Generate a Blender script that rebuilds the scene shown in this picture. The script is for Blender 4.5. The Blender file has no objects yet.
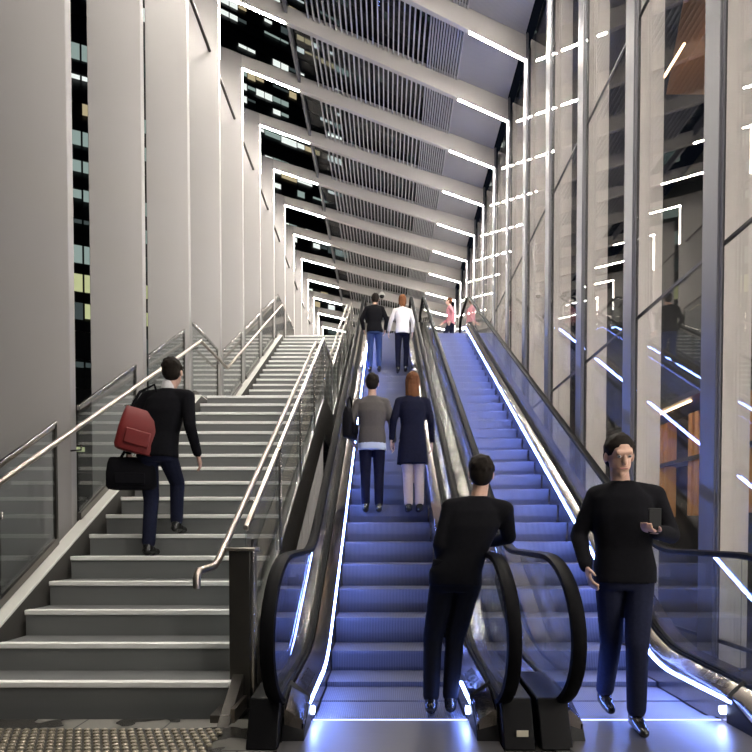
import bpy, bmesh, math, random
from mathutils import Vector, Matrix, Quaternion

random.seed(7)
C = bpy.context.scene.collection
SC = bpy.context.scene
PI = math.pi
R = math.radians

# ------------------------------------------------------------------ camera
F_PX, CXP, CYP, EYE = 603.0, 387.0, 549.0, 1.2
cam_d = bpy.data.cameras.new('camera')
cam = bpy.data.objects.new('camera', cam_d)
C.objects.link(cam)
cam_d.sensor_width = 36.0
cam_d.lens = 36.0 * F_PX / 752.0
cam_d.shift_x = (376.0 - CXP) / 752.0
cam_d.shift_y = (CYP - 376.0) / 752.0
cam_d.clip_start, cam_d.clip_end = 0.05, 600
cam.location = (0, 0, EYE)
cam.rotation_euler = (R(90 - 1.5), 0, 0)
SC.camera = cam

# ------------------------------------------------------------------ world, exposure
w = bpy.data.worlds.new('night')
SC.world = w
w.use_nodes = True
bg = w.node_tree.nodes['Background']
bg.inputs[0].default_value = (0.10, 0.13, 0.22, 1)
bg.inputs[1].default_value = 0.03
SC.view_settings.view_transform = 'Standard'
SC.view_settings.look = 'None'
SC.view_settings.gamma = 1.0
SC.view_settings.exposure = 0.0
SC.view_settings.use_curve_mapping = False
SC.cycles.max_bounces = 8
SC.cycles.diffuse_bounces = 3
SC.cycles.glossy_bounces = 4
SC.cycles.transparent_max_bounces = 24
SC.cycles.sample_clamp_indirect = 6
SC.cycles.caustics_reflective = False
SC.cycles.caustics_refractive = False

WARM_L, BLUE_L = 430.0, 110.0      # radiance of the warm frame strips and of the escalator strips

# ------------------------------------------------------------------ materials
def mat(name, col, rough=0.5, metal=0.0, noise=0.06, scale=8.0, bump=0.0, spec=0.5, stretch=None, rvar=0.0):
    m = bpy.data.materials.new(name)
    m.use_nodes = True
    nt = m.node_tree
    p = nt.nodes['Principled BSDF']
    p.inputs['Roughness'].default_value = rough
    p.inputs['Metallic'].default_value = metal
    p.inputs['Specular IOR Level'].default_value = spec
    tc = nt.nodes.new('ShaderNodeTexCoord')
    mp = nt.nodes.new('ShaderNodeMapping')
    if stretch: mp.inputs['Scale'].default_value = stretch
    nt.links.new(tc.outputs['Object'], mp.inputs[0])
    n = nt.nodes.new('ShaderNodeTexNoise')
    n.inputs['Scale'].default_value = scale
    n.inputs['Detail'].default_value = 4
    nt.links.new(mp.outputs[0], n.inputs['Vector'])
    mx = nt.nodes.new('ShaderNodeMix'); mx.data_type = 'RGBA'
    a = [max(0, c * (1 - noise)) for c in col]; b = [min(1, c * (1 + noise)) for c in col]
    mx.inputs['A'].default_value = (*a, 1); mx.inputs['B'].default_value = (*b, 1)
    nt.links.new(n.outputs['Fac'], mx.inputs['Factor'])
    nt.links.new(mx.outputs['Result'], p.inputs['Base Color'])
    if rvar:
        mr = nt.nodes.new('ShaderNodeMapRange')
        mr.inputs['To Min'].default_value = max(0.02, rough - rvar); mr.inputs['To Max'].default_value = rough + rvar
        nt.links.new(n.outputs['Fac'], mr.inputs['Value']); nt.links.new(mr.outputs[0], p.inputs['Roughness'])
    if bump:
        bp = nt.nodes.new('ShaderNodeBump'); bp.inputs['Strength'].default_value = bump; bp.inputs['Distance'].default_value = 0.01
        nt.links.new(n.outputs['Fac'], bp.inputs['Height']); nt.links.new(bp.outputs[0], p.inputs['Normal'])
    return m

def glow(name, col, s):
    m = bpy.data.materials.new(name); m.use_nodes = True
    nt = m.node_tree; nt.nodes.clear()
    e = nt.nodes.new('ShaderNodeEmission'); o = nt.nodes.new('ShaderNodeOutputMaterial')
    e.inputs[0].default_value = (*col, 1); e.inputs[1].default_value = s
    nt.links.new(e.outputs[0], o.inputs[0])
    return m

def glass(name, base, gain, tint=(1, 1, 1), rough=0.0):
    """thin glass: transparent, with a mirror share that grows towards grazing angles"""
    m = bpy.data.materials.new(name); m.use_nodes = True
    nt = m.node_tree; nt.nodes.clear()
    t = nt.nodes.new('ShaderNodeBsdfTransparent'); t.inputs[0].default_value = (*tint, 1)
    g = nt.nodes.new('ShaderNodeBsdfGlossy'); g.inputs['Roughness'].default_value = rough
    g.inputs[0].default_value = (1.0, 0.98, 0.95, 1)
    lf = nt.nodes.new('ShaderNodeLayerWeight'); lf.inputs['Blend'].default_value = 0.5
    lw = nt.nodes.new('ShaderNodeMath'); lw.operation = 'POWER'; lw.inputs[1].default_value = 3.5
    nt.links.new(lf.outputs['Facing'], lw.inputs[0])
    ma = nt.nodes.new('ShaderNodeMath'); ma.operation = 'MULTIPLY_ADD'; ma.use_clamp = True
    ma.inputs[1].default_value = gain; ma.inputs[2].default_value = base
    nt.links.new(lw.outputs[0], ma.inputs[0])
    mx = nt.nodes.new('ShaderNodeMixShader'); o = nt.nodes.new('ShaderNodeOutputMaterial')
    nt.links.new(ma.outputs[0], mx.inputs[0]); nt.links.new(t.outputs[0], mx.inputs[1]); nt.links.new(g.outputs[0], mx.inputs[2])
    nt.links.new(mx.outputs[0], o.inputs[0])
    return m

def grooved(name, col, rough, metal, scale, depth=0.35, axis='X'):
    """fine grooves across an axis (escalator treads, comb plates)"""
    m = bpy.data.materials.new(name); m.use_nodes = True
    nt = m.node_tree; p = nt.nodes['Principled BSDF']
    p.inputs['Roughness'].default_value = rough; p.inputs['Metallic'].default_value = metal
    tc = nt.nodes.new('ShaderNodeTexCoord')
    wv = nt.nodes.new('ShaderNodeTexWave'); wv.wave_type = 'BANDS'; wv.bands_direction = axis
    wv.inputs['Scale'].default_value = scale; wv.inputs['Distortion'].default_value = 0
    nt.links.new(tc.outputs['Object'], wv.inputs['Vector'])
    mx = nt.nodes.new('ShaderNodeMix'); mx.data_type = 'RGBA'
    mx.inputs['A'].default_value = (*[c * (1 - depth) for c in col], 1); mx.inputs['B'].default_value = (*col, 1)
    nt.links.new(wv.outputs['Fac'], mx.inputs['Factor']); nt.links.new(mx.outputs['Result'], p.inputs['Base Color'])
    bp = nt.nodes.new('ShaderNodeBump'); bp.inputs['Strength'].default_value = 0.4; bp.inputs['Distance'].default_value = 0.006
    nt.links.new(wv.outputs['Fac'], bp.inputs['Height']); nt.links.new(bp.outputs[0], p.inputs['Normal'])
    return m

def pavers(name):
    m = bpy.data.materials.new(name); m.use_nodes = True
    nt = m.node_tree; p = nt.nodes['Principled BSDF']
    tc = nt.nodes.new('ShaderNodeTexCoord')
    br = nt.nodes.new('ShaderNodeTexBrick')
    br.inputs['Color1'].default_value = (0.20, 0.19, 0.17, 1); br.inputs['Color2'].default_value = (0.15, 0.145, 0.135, 1)
    br.inputs['Mortar'].default_value = (0.03, 0.03, 0.03, 1)
    br.inputs['Scale'].default_value = 1.0; br.inputs['Mortar Size'].default_value = 0.006
    br.inputs['Brick Width'].default_value = 0.55; br.inputs['Row Height'].default_value = 0.3
    nt.links.new(tc.outputs['Object'], br.inputs['Vector'])
    n = nt.nodes.new('ShaderNodeTexNoise'); n.inputs['Scale'].default_value = 2.3; n.inputs['Detail'].default_value = 3
    nt.links.new(tc.outputs['Object'], n.inputs['Vector'])
    cr = nt.nodes.new('ShaderNodeValToRGB')
    cr.color_ramp.elements[0].position = 0.47; cr.color_ramp.elements[0].color = (0.22, 0.22, 0.22, 1)
    cr.color_ramp.elements[1].position = 0.52; cr.color_ramp.elements[1].color = (1, 1, 1, 1)
    nt.links.new(n.outputs['Fac'], cr.inputs[0])
    mx = nt.nodes.new('ShaderNodeMix'); mx.data_type = 'RGBA'; mx.blend_type = 'MULTIPLY'; mx.inputs['Factor'].default_value = 1
    nt.links.new(br.outputs['Color'], mx.inputs['A']); nt.links.new(cr.outputs[0], mx.inputs['B'])
    nt.links.new(mx.outputs['Result'], p.inputs['Base Color'])
    mr = nt.nodes.new('ShaderNodeMapRange'); mr.inputs['To Min'].default_value = 0.12; mr.inputs['To Max'].default_value = 0.6
    nt.links.new(cr.outputs[0], mr.inputs['Value']); nt.links.new(mr.outputs[0], p.inputs['Roughness'])
    return m

M = dict(
    white=mat('white_painted_steel', (0.325, 0.312, 0.305), 0.42, noise=0.03, scale=1.5),
    outer=mat('outer_fin_brightened', (0.62, 0.58, 0.545), 0.5, noise=0.03, scale=1.5),  # column paint made lighter, outside light on the fins put into the colour
    beam=mat('beam_paint', (0.46, 0.44, 0.42), 0.4, noise=0.03, scale=2),
    post=mat('grey_post_paint', (0.13, 0.13, 0.145), 0.4, 0.1, noise=0.04),
    steel=mat('brushed_steel', (0.52, 0.50, 0.48), 0.22, 1.0, noise=0.08, scale=30, stretch=(1, 0.04, 1), rvar=0.07),
    deck=mat('deck_steel', (0.42, 0.38, 0.34), 0.2, 1.0, noise=0.12, scale=20, stretch=(6, 0.1, 1), rvar=0.08),
    clad=mat('cladding_steel', (0.15, 0.14, 0.13), 0.3, 0.9, noise=0.1, scale=6),
    rail=mat('handrail_steel', (0.46, 0.41, 0.36), 0.33, 1.0, noise=0.05, scale=12),
    dark=mat('dark_steel', (0.05, 0.046, 0.04), 0.35, 0.5, noise=0.1),
    black=mat('black_metal', (0.006, 0.006, 0.007), 0.4, 0.0, noise=0.2, spec=0.15),
    rubber=mat('black_rubber', (0.005, 0.005, 0.006), 0.5, 0.0, noise=0.2, scale=20, spec=0.03),
    riser=mat('stair_riser', (0.19, 0.195, 0.195), 0.42, 0.2, noise=0.08, scale=3, stretch=(0.3, 1, 8)),
    nosing=mat('stair_nosing', (0.93, 0.93, 0.90), 0.4, noise=0.05, scale=20),
    stringer=mat('stringer_metal', (0.68, 0.68, 0.64), 0.45, 0.0, noise=0.05, scale=5),
    shadow=mat('stringer_shade', (0.03, 0.028, 0.025), 0.7, noise=0.1),
    tread=grooved('escalator_tread', (0.155, 0.16, 0.20), 0.42, 0.5, 22.0),
    comb=mat('comb_steel', (0.15, 0.145, 0.15), 0.36, 0.6, noise=0.1, scale=14, stretch=(0.2, 6, 1), rvar=0.08),
    teeth=grooved('comb_teeth', (0.18, 0.18, 0.19), 0.4, 0.7, 22.0, 0.6),
    paver=pavers('wet_pavers'),
    stud=mat('bronze_studs', (0.30, 0.27, 0.21), 0.3, 0.5, noise=0.2, scale=10),
    tactile=mat('tactile_base', (0.055, 0.05, 0.042), 0.42, 0.2, noise=0.2, scale=10),
    asphalt=mat('asphalt', (0.02, 0.02, 0.022), 0.7, noise=0.3, scale=3),
    upper=mat('upper_floor_stone', (0.34, 0.33, 0.33), 0.35, noise=0.08),
    louvre=mat('louvre_aluminium', (0.50, 0.50, 0.52), 0.38, 0.4, noise=0.04),
    perf=grooved('perforated_aluminium', (0.40, 0.40, 0.43), 0.45, 0.3, 14.0, 0.25),
    seal=mat('glazing_seal', (0.02, 0.02, 0.022), 0.5),
    glaze=glass('facade_glass', 0.085, 0.42, (0.95, 0.95, 0.95)),
    roofglass=glass('roof_glass', 0.02, 0.6, (0.75, 0.78, 0.8)),
    bal=glass('balustrade_glass', 0.03, 0.9, (0.90, 0.93, 0.94)),
    warm=glow('warm_led', (1.0, 0.93, 0.83), WARM_L),
    fin_fill=glow('added_fin_led', (1.0, 0.93, 0.85), 62.0),
    warm3=glow('warm_led_post', (1.0, 0.92, 0.82), 7.0),
    warm2=glow('warm_led_side', (1.0, 0.92, 0.82), 24.0),
    blue=glow('blue_led', (0.17, 0.28, 1.0), BLUE_L),
    lamp=glow('blue_white_lamp', (0.45, 0.55, 1.0), 28.0),
    comblight=glow('comb_light', (0.45, 0.5, 1.0), 3.0),
    tower=mat('tower_cladding', (0.012, 0.013, 0.015), 0.5, noise=0.3, scale=0.4),
    spandrel=mat('tower_spandrel', (0.02, 0.022, 0.022), 0.3, noise=0.3, scale=0.3),
    win_teal=glow('window_cool', (0.62, 0.80, 0.74), 0.42),
    win_yel=glow('window_yellow', (0.80, 0.85, 0.45), 0.62),
    win_warm=glow('window_warm', (0.9, 0.75, 0.45), 0.5),
    win_white=glow('window_white', (0.88, 0.95, 0.90), 1.0),
    win_dim=glow('window_dim', (0.40, 0.52, 0.52), 0.12),
    timber=mat('timber', (0.52, 0.26, 0.11), 0.45, noise=0.25, scale=5, stretch=(4, 4, 0.4)),
    timber_fill=glow('timber_fill_light', (1.0, 0.66, 0.38), 12.0),
    strut=mat('white_strut', (0.75, 0.72, 0.65), 0.4),
    skin=mat('skin', (0.52, 0.32, 0.24), 0.5, noise=0.06, scale=30),
    skin2=mat('skin_light', (0.62, 0.42, 0.34), 0.5, noise=0.06, scale=30),
    suit=mat('black_cloth', (0.006, 0.006, 0.008), 0.85, noise=0.3, scale=40, spec=0.08),
    navy=mat('navy_cloth', (0.008, 0.009, 0.022), 0.85, noise=0.3, scale=40, spec=0.08),
    jeans=mat('denim', (0.03, 0.05, 0.14), 0.85, noise=0.3, scale=60, spec=0.08),
    darkjeans=mat('dark_denim', (0.012, 0.014, 0.03), 0.85, noise=0.3, scale=60, spec=0.08),
    greyj=mat('grey_brown_cloth', (0.06, 0.053, 0.052), 0.8, noise=0.15, scale=40),
    paleblue=mat('pale_shirt', (0.40, 0.46, 0.62), 0.8, noise=0.08, scale=40),
    whitetop=mat('white_cloth', (0.66, 0.64, 0.66), 0.8, noise=0.05, scale=40),
    pink=mat('pink_cloth', (0.60, 0.24, 0.28), 0.8, noise=0.12, scale=30),
    red=mat('red_leather', (0.15, 0.008, 0.008), 0.55, noise=0.2, scale=12),
    beigeleg=mat('beige_cloth', (0.50, 0.40, 0.38), 0.8, noise=0.1, scale=30),
    hair_d=mat('dark_hair', (0.012, 0.009, 0.007), 0.75, noise=0.4, scale=60, spec=0.12),
    hair_b=mat('brown_hair', (0.11, 0.045, 0.02), 0.75, noise=0.4, scale=60, spec=0.12),
    hair_a=mat('auburn_hair', (0.17, 0.07, 0.03), 0.75, noise=0.4, scale=60, spec=0.12),
    eye=mat('eye_white', (0.38, 0.37, 0.36), 0.5),
    lip=mat('lip', (0.36, 0.15, 0.13), 0.5),
    shoe=mat('black_leather', (0.01, 0.01, 0.01), 0.2, noise=0.2),
    sticker=mat('pale_sticker', (0.62, 0.58, 0.46), 0.6),
    ink=mat('marking_ink', (0.02, 0.02, 0.03), 0.5),
    camwhite=mat('camera_housing', (0.7, 0.7, 0.68), 0.4),
)

# ------------------------------------------------------------------ mesh builder
class MB:
    def __init__(s): s.v = []; s.f = []
    def add(s, vs, fs):
        k = len(s.v); s.v += [tuple(v) for v in vs]; s.f += [tuple(i + k for i in f) for f in fs]
        return s
    def box(s, x0, x1, y0, y1, z0, z1):
        vs = [(x, y, z) for x in (x0, x1) for y in (y0, y1) for z in (z0, z1)]
        return s.add(vs, [(0, 1, 3, 2), (4, 6, 7, 5), (0, 4, 5, 1), (2, 3, 7, 6), (0, 2, 6, 4), (1, 5, 7, 3)])
    def hexa(s, a, b):
        """a, b: two rings of equal length joined into a closed solid"""
        n = len(a)
        return s.add(list(a) + list(b), [tuple(range(n))[::-1], tuple(range(n, 2 * n))] +
                     [(i, (i + 1) % n, n + (i + 1) % n, n + i) for i in range(n)])
    def rings(s, rs, closed=True, cap=True):
        n = len(rs[0]); vs = [p for r in rs for p in r]; fs = []
        for j in range(len(rs) - 1):
            for i in range(n if closed else n - 1):
                a, b = j * n + i, j * n + (i + 1) % n
                fs.append((a, b, b + n, a + n))
        if cap:
            fs.append(tuple(range(n))[::-1]); fs.append(tuple(range((len(rs) - 1) * n, len(rs) * n)))
        return s.add(vs, fs)
    def sweep(s, path, prof, cx=0.0):
        """profile of (x, dz) points carried along a (y, z) path"""
        return s.rings([[(cx + x, y, z + dz) for x, dz in prof] for y, z in path])
    def sweepn(s, path, prof, cx=0.0):
        """profile of (x, n) points carried along a (y, z) path, n along the path's normal"""
        rs = []
        for i, (y, z) in enumerate(path):
            a = path[max(0, i - 1)]; b = path[min(len(path) - 1, i + 1)]
            ty, tz = b[0] - a[0], b[1] - a[1]; l = math.hypot(ty, tz) or 1
            ny, nz = -tz / l, ty / l
            rs.append([(cx + x, y + ny * n, z + nz * n) for x, n in prof])
        return s.rings(rs)
    def tube(s, pts, r, n=10):
        pts = [Vector(p) for p in pts]
        rr = r if isinstance(r, (list, tuple)) else [r] * len(pts)
        up = Vector((0.123, 0.31, 0.94)); rs = []; prev = None
        for i, p in enumerate(pts):
            t = (pts[min(i + 1, len(pts) - 1)] - pts[max(i - 1, 0)]).normalized()
            if prev is None: u = t.cross(up).normalized()
            else: u = (prev - t * prev.dot(t)).normalized()
            v = t.cross(u); prev = u
            rs.append([p + (u * math.cos(2 * PI * k / n) + v * math.sin(2 * PI * k / n)) * rr[i] for k in range(n)])
        return s.rings(rs)
    def ball(s, c, rx, ry=None, rz=None, n=12, m=8, rot=None):
        ry = ry or rx; rz = rz or rx; c = Vector(c)
        vs = []; fs = []
        for j in range(1, m):
            a = PI * j / m
            for i in range(n):
                b = 2 * PI * i / n
                vs.append(Vector((rx * math.sin(a) * math.cos(b), ry * math.sin(a) * math.sin(b), rz * math.cos(a))))
        vs += [Vector((0, 0, rz)), Vector((0, 0, -rz))]
        if rot is not None: vs = [rot @ v for v in vs]
        vs = [c + v for v in vs]
        T, B = len(vs) - 2, len(vs) - 1
        for j in range(m - 2):
            for i in range(n):
                a, b = j * n + i, j * n + (i + 1) % n
                fs.append((a, a + n, b + n, b))
        for i in range(n):
            fs.append((T, i, (i + 1) % n)); k = (m - 2) * n
            fs.append((B, k + (i + 1) % n, k + i))
        return s.add(vs, fs)
    def cap(s, a, b, r0, r1, n=12, flat=1.0, axis=None):
        """tapered round-ended limb from a to b"""
        a, b = Vector(a), Vector(b); d = b - a; l = d.length or 1e-6; t = d / l
        u = t.cross(Vector((0.02, 1, 0.05))).normalized()
        v = t.cross(u)
        rs = []
        for q in (-1.0, -0.85, -0.5): rs.append((a + t * q * r0, r0 * math.sqrt(max(0.02, 1 - q * q))))
        rs.append((a, r0)); rs.append((a.lerp(b, 0.5), (r0 + r1) / 2)); rs.append((b, r1))
        for q in (0.5, 0.85, 1.0): rs.append((b + t * q * r1, r1 * math.sqrt(max(0.02, 1 - q * q))))
        return s.rings([[p + (u * math.cos(2 * PI * k / n) + v * flat * math.sin(2 * PI * k / n)) * r for k in range(n)] for p, r in rs])
    def make(s, name, m, parent=None, smooth=True, bevel=0.0, wloc=None):
        me = bpy.data.meshes.new(name)
        me.from_pydata(s.v, [], s.f); me.update()
        bm = bmesh.new(); bm.from_mesh(me)
        bmesh.ops.recalc_face_normals(bm, faces=bm.faces)
        bm.to_mesh(me); bm.free()
        if smooth:
            me.shade_smooth(); me.set_sharp_from_angle(angle=R(40))
        me.materials.append(M[m] if isinstance(m, str) else m)
        o = bpy.data.objects.new(name, me); C.objects.link(o)
        if parent is not None:
            o.parent = parent
            if wloc is not None: o.location = Vector(wloc)
        if bevel:
            b = o.modifiers.new('bevel', 'BEVEL'); b.width = bevel; b.segments = 2; b.limit_method = 'ANGLE'
        return o

def tag(o, label, cat, group=None):
    o['label'] = label; o['category'] = cat
    if group: o['group'] = group
    return o
def thing(name, label, cat, loc=(0, 0, 0), group=None, rz=0.0):
    o = bpy.data.objects.new(name, None); C.objects.link(o)
    o.location = loc; o.rotation_euler = (0, 0, rz); o.empty_display_size = 0.2
    return tag(o, label, cat, group)
def struct(o): o['kind'] = 'structure'; return o
def tree(o):
    ch = [c for c in bpy.data.objects if c.parent is o]
    return ch
KIDS = {}
def dup(root, loc, label, group=None):
    r = root.copy(); C.objects.link(r); r.location = loc; r['label'] = label
    if group: r['group'] = group
    for c in tree(root):
        k = c.copy(); C.objects.link(k); k.parent = r
        for d in tree(c):
            q = d.copy(); C.objects.link(q); q.parent = k
    return r
def fillet(pts, rad, n=8):
    """polyline of (y, z) with rounded corners"""
    out = [pts[0]]
    for i in range(1, len(pts) - 1):
        p = Vector(pts[i]); a = Vector(pts[i - 1]) - p; b = Vector(pts[i + 1]) - p
        r = rad[i] if isinstance(rad, (list, tuple)) else rad
        ang = a.angle(b)
        if r <= 0 or ang > PI - 0.01: out.append(tuple(p)); continue
        t = min(r / math.tan(ang / 2), a.length * 0.49, b.length * 0.49)
        r = t * math.tan(ang / 2)
        p0 = p + a.normalized() * t; p1 = p + b.normalized() * t
        c = p + (a.normalized() + b.normalized()).normalized() * (r / math.sin(ang / 2))
        for k in range(n + 1):
            v = (p0 - c).lerp(p1 - c, k / n).normalized() * r
            out.append(tuple(c + v))
    out.append(pts[-1])
    return out
ORD = 'first second third fourth fifth sixth seventh eighth ninth tenth eleventh twelfth thirteenth fourteenth fifteenth sixteenth seventeenth eighteenth nineteenth twentieth'.split()

# ------------------------------------------------------------------ measured layout
XL, XR = -3.08, 2.775                 # inner edge of the left columns, face of the right posts
SKEW = 2.82 / (XR - XL)              # the portal frames run askew across the hall
PITCH = 1.785
ZL, ZR = 11.08, 10.67                # beam soffit at the left and the right
HTOP = 6.732                         # upper floor
RISE, GO, D0 = 0.198, 0.347, 4.03    # stair riser, going, first riser
L0, L1 = D0 + 16 * GO, D0 + 16 * GO + 1.9
TOPY = L1 + 16 * GO
NOSE = [(D0 - GO, 0.0), (L0, 17 * RISE), (L1 - GO, 17 * RISE), (TOPY, 34 * RISE), (TOPY + 1.2, 34 * RISE)]
def znose(y):
    if y <= NOSE[0][0]: return 0.0
    for (a, za), (b, zb) in zip(NOSE, NOSE[1:]):
        if y <= b: return za + (zb - za) * (y - a) / (b - a)
    return NOSE[-1][1]

# ------------------------------------------------------------------ setting
struct(MB().box(-60, 60, -6, 200, -0.5, -0.30).make('ground', 'asphalt'))
struct(MB().box(-3.3, 3.2, -6, 3.86, -0.28, 0.0).make('floor', 'paver'))
struct(MB().box(-3.3, 3.2, 3.87, TOPY + 0.4, -0.28, -0.06).make('floor', 'asphalt'))
struct(MB().box(-3.06, 2.78, TOPY + 0.36, 33.5, HTOP - 0.35, HTOP).make('upper_floor', 'upper'))
b = MB()
b.box(-3.06, 2.78, 33.6, 33.9, HTOP - 0.3, HTOP + 1.1)
struct(b.make('wall_end', 'white'))

# ------------------------------------------------------------------ portal frames
def yk(k): return 5.9 + PITCH * (k - 1)
def pl(X, dy, z): return (X - XL, (X - XL) * SKEW + dy, z)
def zs(X): return ZL + (ZR - ZL) * (X - XL) / (XR - XL)
def zt(X): return zs(X) + 0.26 + 0.24 * (X - XL) / (XR - XL)      # top of the tapering beam
XO = XL - 0.54
portal = thing('portal_frame', '', 'frame', (XL, yk(-1), 0), 'white portal frames over the stairs and escalators')
T = 0.11
MB().hexa([pl(XO, 0, -0.3), pl(XL, 0, -0.3), pl(XL, 0, zt(XL)), pl(XO, 0, zs(XO) + 0.26)],
          [pl(XO, T, -0.3), pl(XL, T, -0.3), pl(XL, T, zt(XL)), pl(XO, T, zs(XO) + 0.26)]).make('column', 'white', portal, bevel=0.008)
MB().hexa([pl(XL, 0, zs(XL)), pl(XR, 0, zs(XR)), pl(XR, 0, zt(XR)), pl(XL, 0, zt(XL))],
          [pl(XL, T, zs(XL)), pl(XR, T, zs(XR)), pl(XR, T, zt(XR)), pl(XL, T, zt(XL))]).make('beam', 'beam', portal, bevel=0.008)
pb = MB(); yr = (XR - XL) * SKEW
pb.box(XR - XL, XR - XL + 0.05, yr - 0.02, yr + 0.23, -0.02, ZR + 0.48)
pb.box(XR - XL + 0.015, XR - XL + 0.035, yr - 0.045, yr - 0.02, -0.02, ZR + 0.48)
pb.make('post', 'post', portal, bevel=0.006)
def strip(X0, X1):   # flush strip let into the beam's soffit
    a = [pl(X0, 0.030, zs(X0) - .006), pl(X1, 0.030, zs(X1) - .006), pl(X1, 0.030, zs(X1) - 0.001), pl(X0, 0.030, zs(X0) - 0.001)]
    c = [pl(X0, 0.078, zs(X0) - .006), pl(X1, 0.078, zs(X1) - .006), pl(X1, 0.078, zs(X1) - 0.001), pl(X0, 0.078, zs(X0) - 0.001)]
    return MB().hexa(a, c).make('led_strip', 'warm', portal)
MB().hexa([pl(XR + 0.13, 0.05, -0.02), pl(XR + 0.48, 0.05, -0.02), pl(XR + 0.48, 0.05, ZR + 0.45), pl(XR + 0.13, 0.05, ZR + 0.48)],
          [pl(XR + 0.13, 0.13, -0.02), pl(XR + 0.48, 0.13, -0.02), pl(XR + 0.48, 0.13, ZR + 0.45), pl(XR + 0.13, 0.13, ZR + 0.48)])  .make('outer_fin', 'outer', portal, bevel=0.008)
MB().hexa([pl(XR + 0.26, 0.131, 0.3), pl(XR + 0.32, 0.131, 0.3), pl(XR + 0.32, 0.131, ZR), pl(XR + 0.26, 0.131, ZR)],
          [pl(XR + 0.26, 0.137, 0.3), pl(XR + 0.32, 0.137, 0.3), pl(XR + 0.32, 0.137, ZR), pl(XR + 0.26, 0.137, ZR)]).make('added_fin_strip', 'fin_fill', portal)  # added strip hidden on the fin's back, brightens the next fin
strip(XL, XL + 1.12); strip(XR - 1.2, XR)
MB().box(0.001, 0.007, 0.03, 0.08, ZL - 1.15, ZL - 0.01).make('led_strip', 'warm2', portal)
MB().box(XR - XL - 0.007, XR - XL - 0.001, yr + 0.02, yr + 0.065, ZR - 1.25, ZR - 0.01).make('led_strip', 'warm3', portal)
FR = list(range(-1, 15)) + [-2, -3, -4]  # the last three stand unseen behind the camera, added for their light
def frame_label(i):
    k = FR[i]
    if k >= 1: return 'white steel portal frame with lit corners standing on the %s white column' % ORD[k - 1]
    if k == 0: return 'portal frame whose grey post is second nearest the camera along the glazed wall'
    if k == -1: return 'portal frame whose wide grey post is nearest the camera along the glazed wall'
    return 'unseen white portal frame added to light the lower concourse, %s before the stairs' % ORD[-k - 2]
portal['label'] = frame_label(0)
for i, k in enumerate(FR[1:], 1):
    dup(portal, (XL, yk(k), 0), frame_label(i))

# longitudinal members, louvred roof panels, tie rods
SA, SB = 0.19, 0.262
XA, XB = XL + SA * (XR - XL), XL + SB * (XR - XL)
ZP = 0.10
def bay_y(X, k): return (X - XL) * SKEW + yk(k)
louv = thing('roof_louvre_panel', '', 'roof panel', (XL, yk(1), 0), 'louvred glass roof panels')
fin = MB(); X = XB
def rbox(mb, X0, X1, z0, z1):
    a = []; c = []
    for ring, off in ((a, T + 0.004), (c, PITCH - 0.004)):
        for XX, zz in ((X0, z0), (X1, z0), (X1, z1), (X0, z1)):
            ring.append((XX - XL, (XX - XL) * SKEW + off, zt(XX) + zz))
    mb.hexa(a, c)
while X < XR - 1.25:
    rbox(fin, X, X + 0.027, -0.09, 0.03); X += 0.104 if X < XR - 2.0 else 0.056
fin.make('louvre_fins', 'louvre', louv, smooth=False)
g = MB(); rbox(g, XA + 0.07, XR - 0.02, 0.06, 0.072); g.make('roof_glass', 'roofglass', louv, smooth=False)
g = MB(); rbox(g, XR - 1.25, XR - 0.02, -0.05, -0.02); g.make('perforated_soffit', 'perf', louv, smooth=False)
g = MB(); rbox(g, XA, XA + 0.06, -0.16, 0.06); g.make('edge_purlin', 'post', louv, bevel=0.004)
lab = lambda i: 'louvred glass roof panel between the beams of the %s and %s white columns' % (ORD[i - 2], ORD[i - 1]) if i > 1 else 'louvred glass roof panel nearest the camera, before the first white column'
louv['label'] = lab(2)
for k in list(range(0, 1)) + list(range(2, 14)):
    dup(louv, (XL, yk(k), 0), lab(k + 1))
rod = MB().tube([(0, 0, 0), (0, PITCH - T - 0.01, 0)], 0.028).make('tie_rod', 'dark')
rod.location = (-3.22, yk(1) + (-3.22 - XL) * SKEW + T + 0.005, 9.96)
tag(rod, 'dark steel tie rod linking the first and second white columns', 'rod', 'tie rods between the columns')
for k in range(2, 12):
    o = rod.copy(); C.objects.link(o); o.location.y = rod.location.y + PITCH * (k - 1)
    o['label'] = 'dark steel tie rod linking the %s and %s white columns' % (ORD[k - 1], ORD[k])

# glazed wall on the right: one window per bay
for i, k in enumerate(range(-2, 14)):
    y0 = yk(k) + yr + 0.1; y1 = y0 + PITCH
    g = MB()
    for z0, z1 in ((-0.02, 0.25), (0.27, 3.66), (3.69, 7.07), (7.10, ZR + 0.28)):
        g.box(XR + 0.10, XR + 0.115, y0 + 0.012, y1 - 0.012, z0, z1)
    o = struct(g.make('window_%d' % (i + 1), 'glaze', smooth=False))
    s = MB()
    for z in (0.25, 3.66, 7.07): s.box(XR + 0.095, XR + 0.12, y0, y1, z, z + 0.03)
    s.box(XR + 0.095, XR + 0.12, y1 - 0.012, y1 + 0.012, -0.02, ZR + 0.28)
    s.make('window_seal', 'seal', o, smooth=False)

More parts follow.
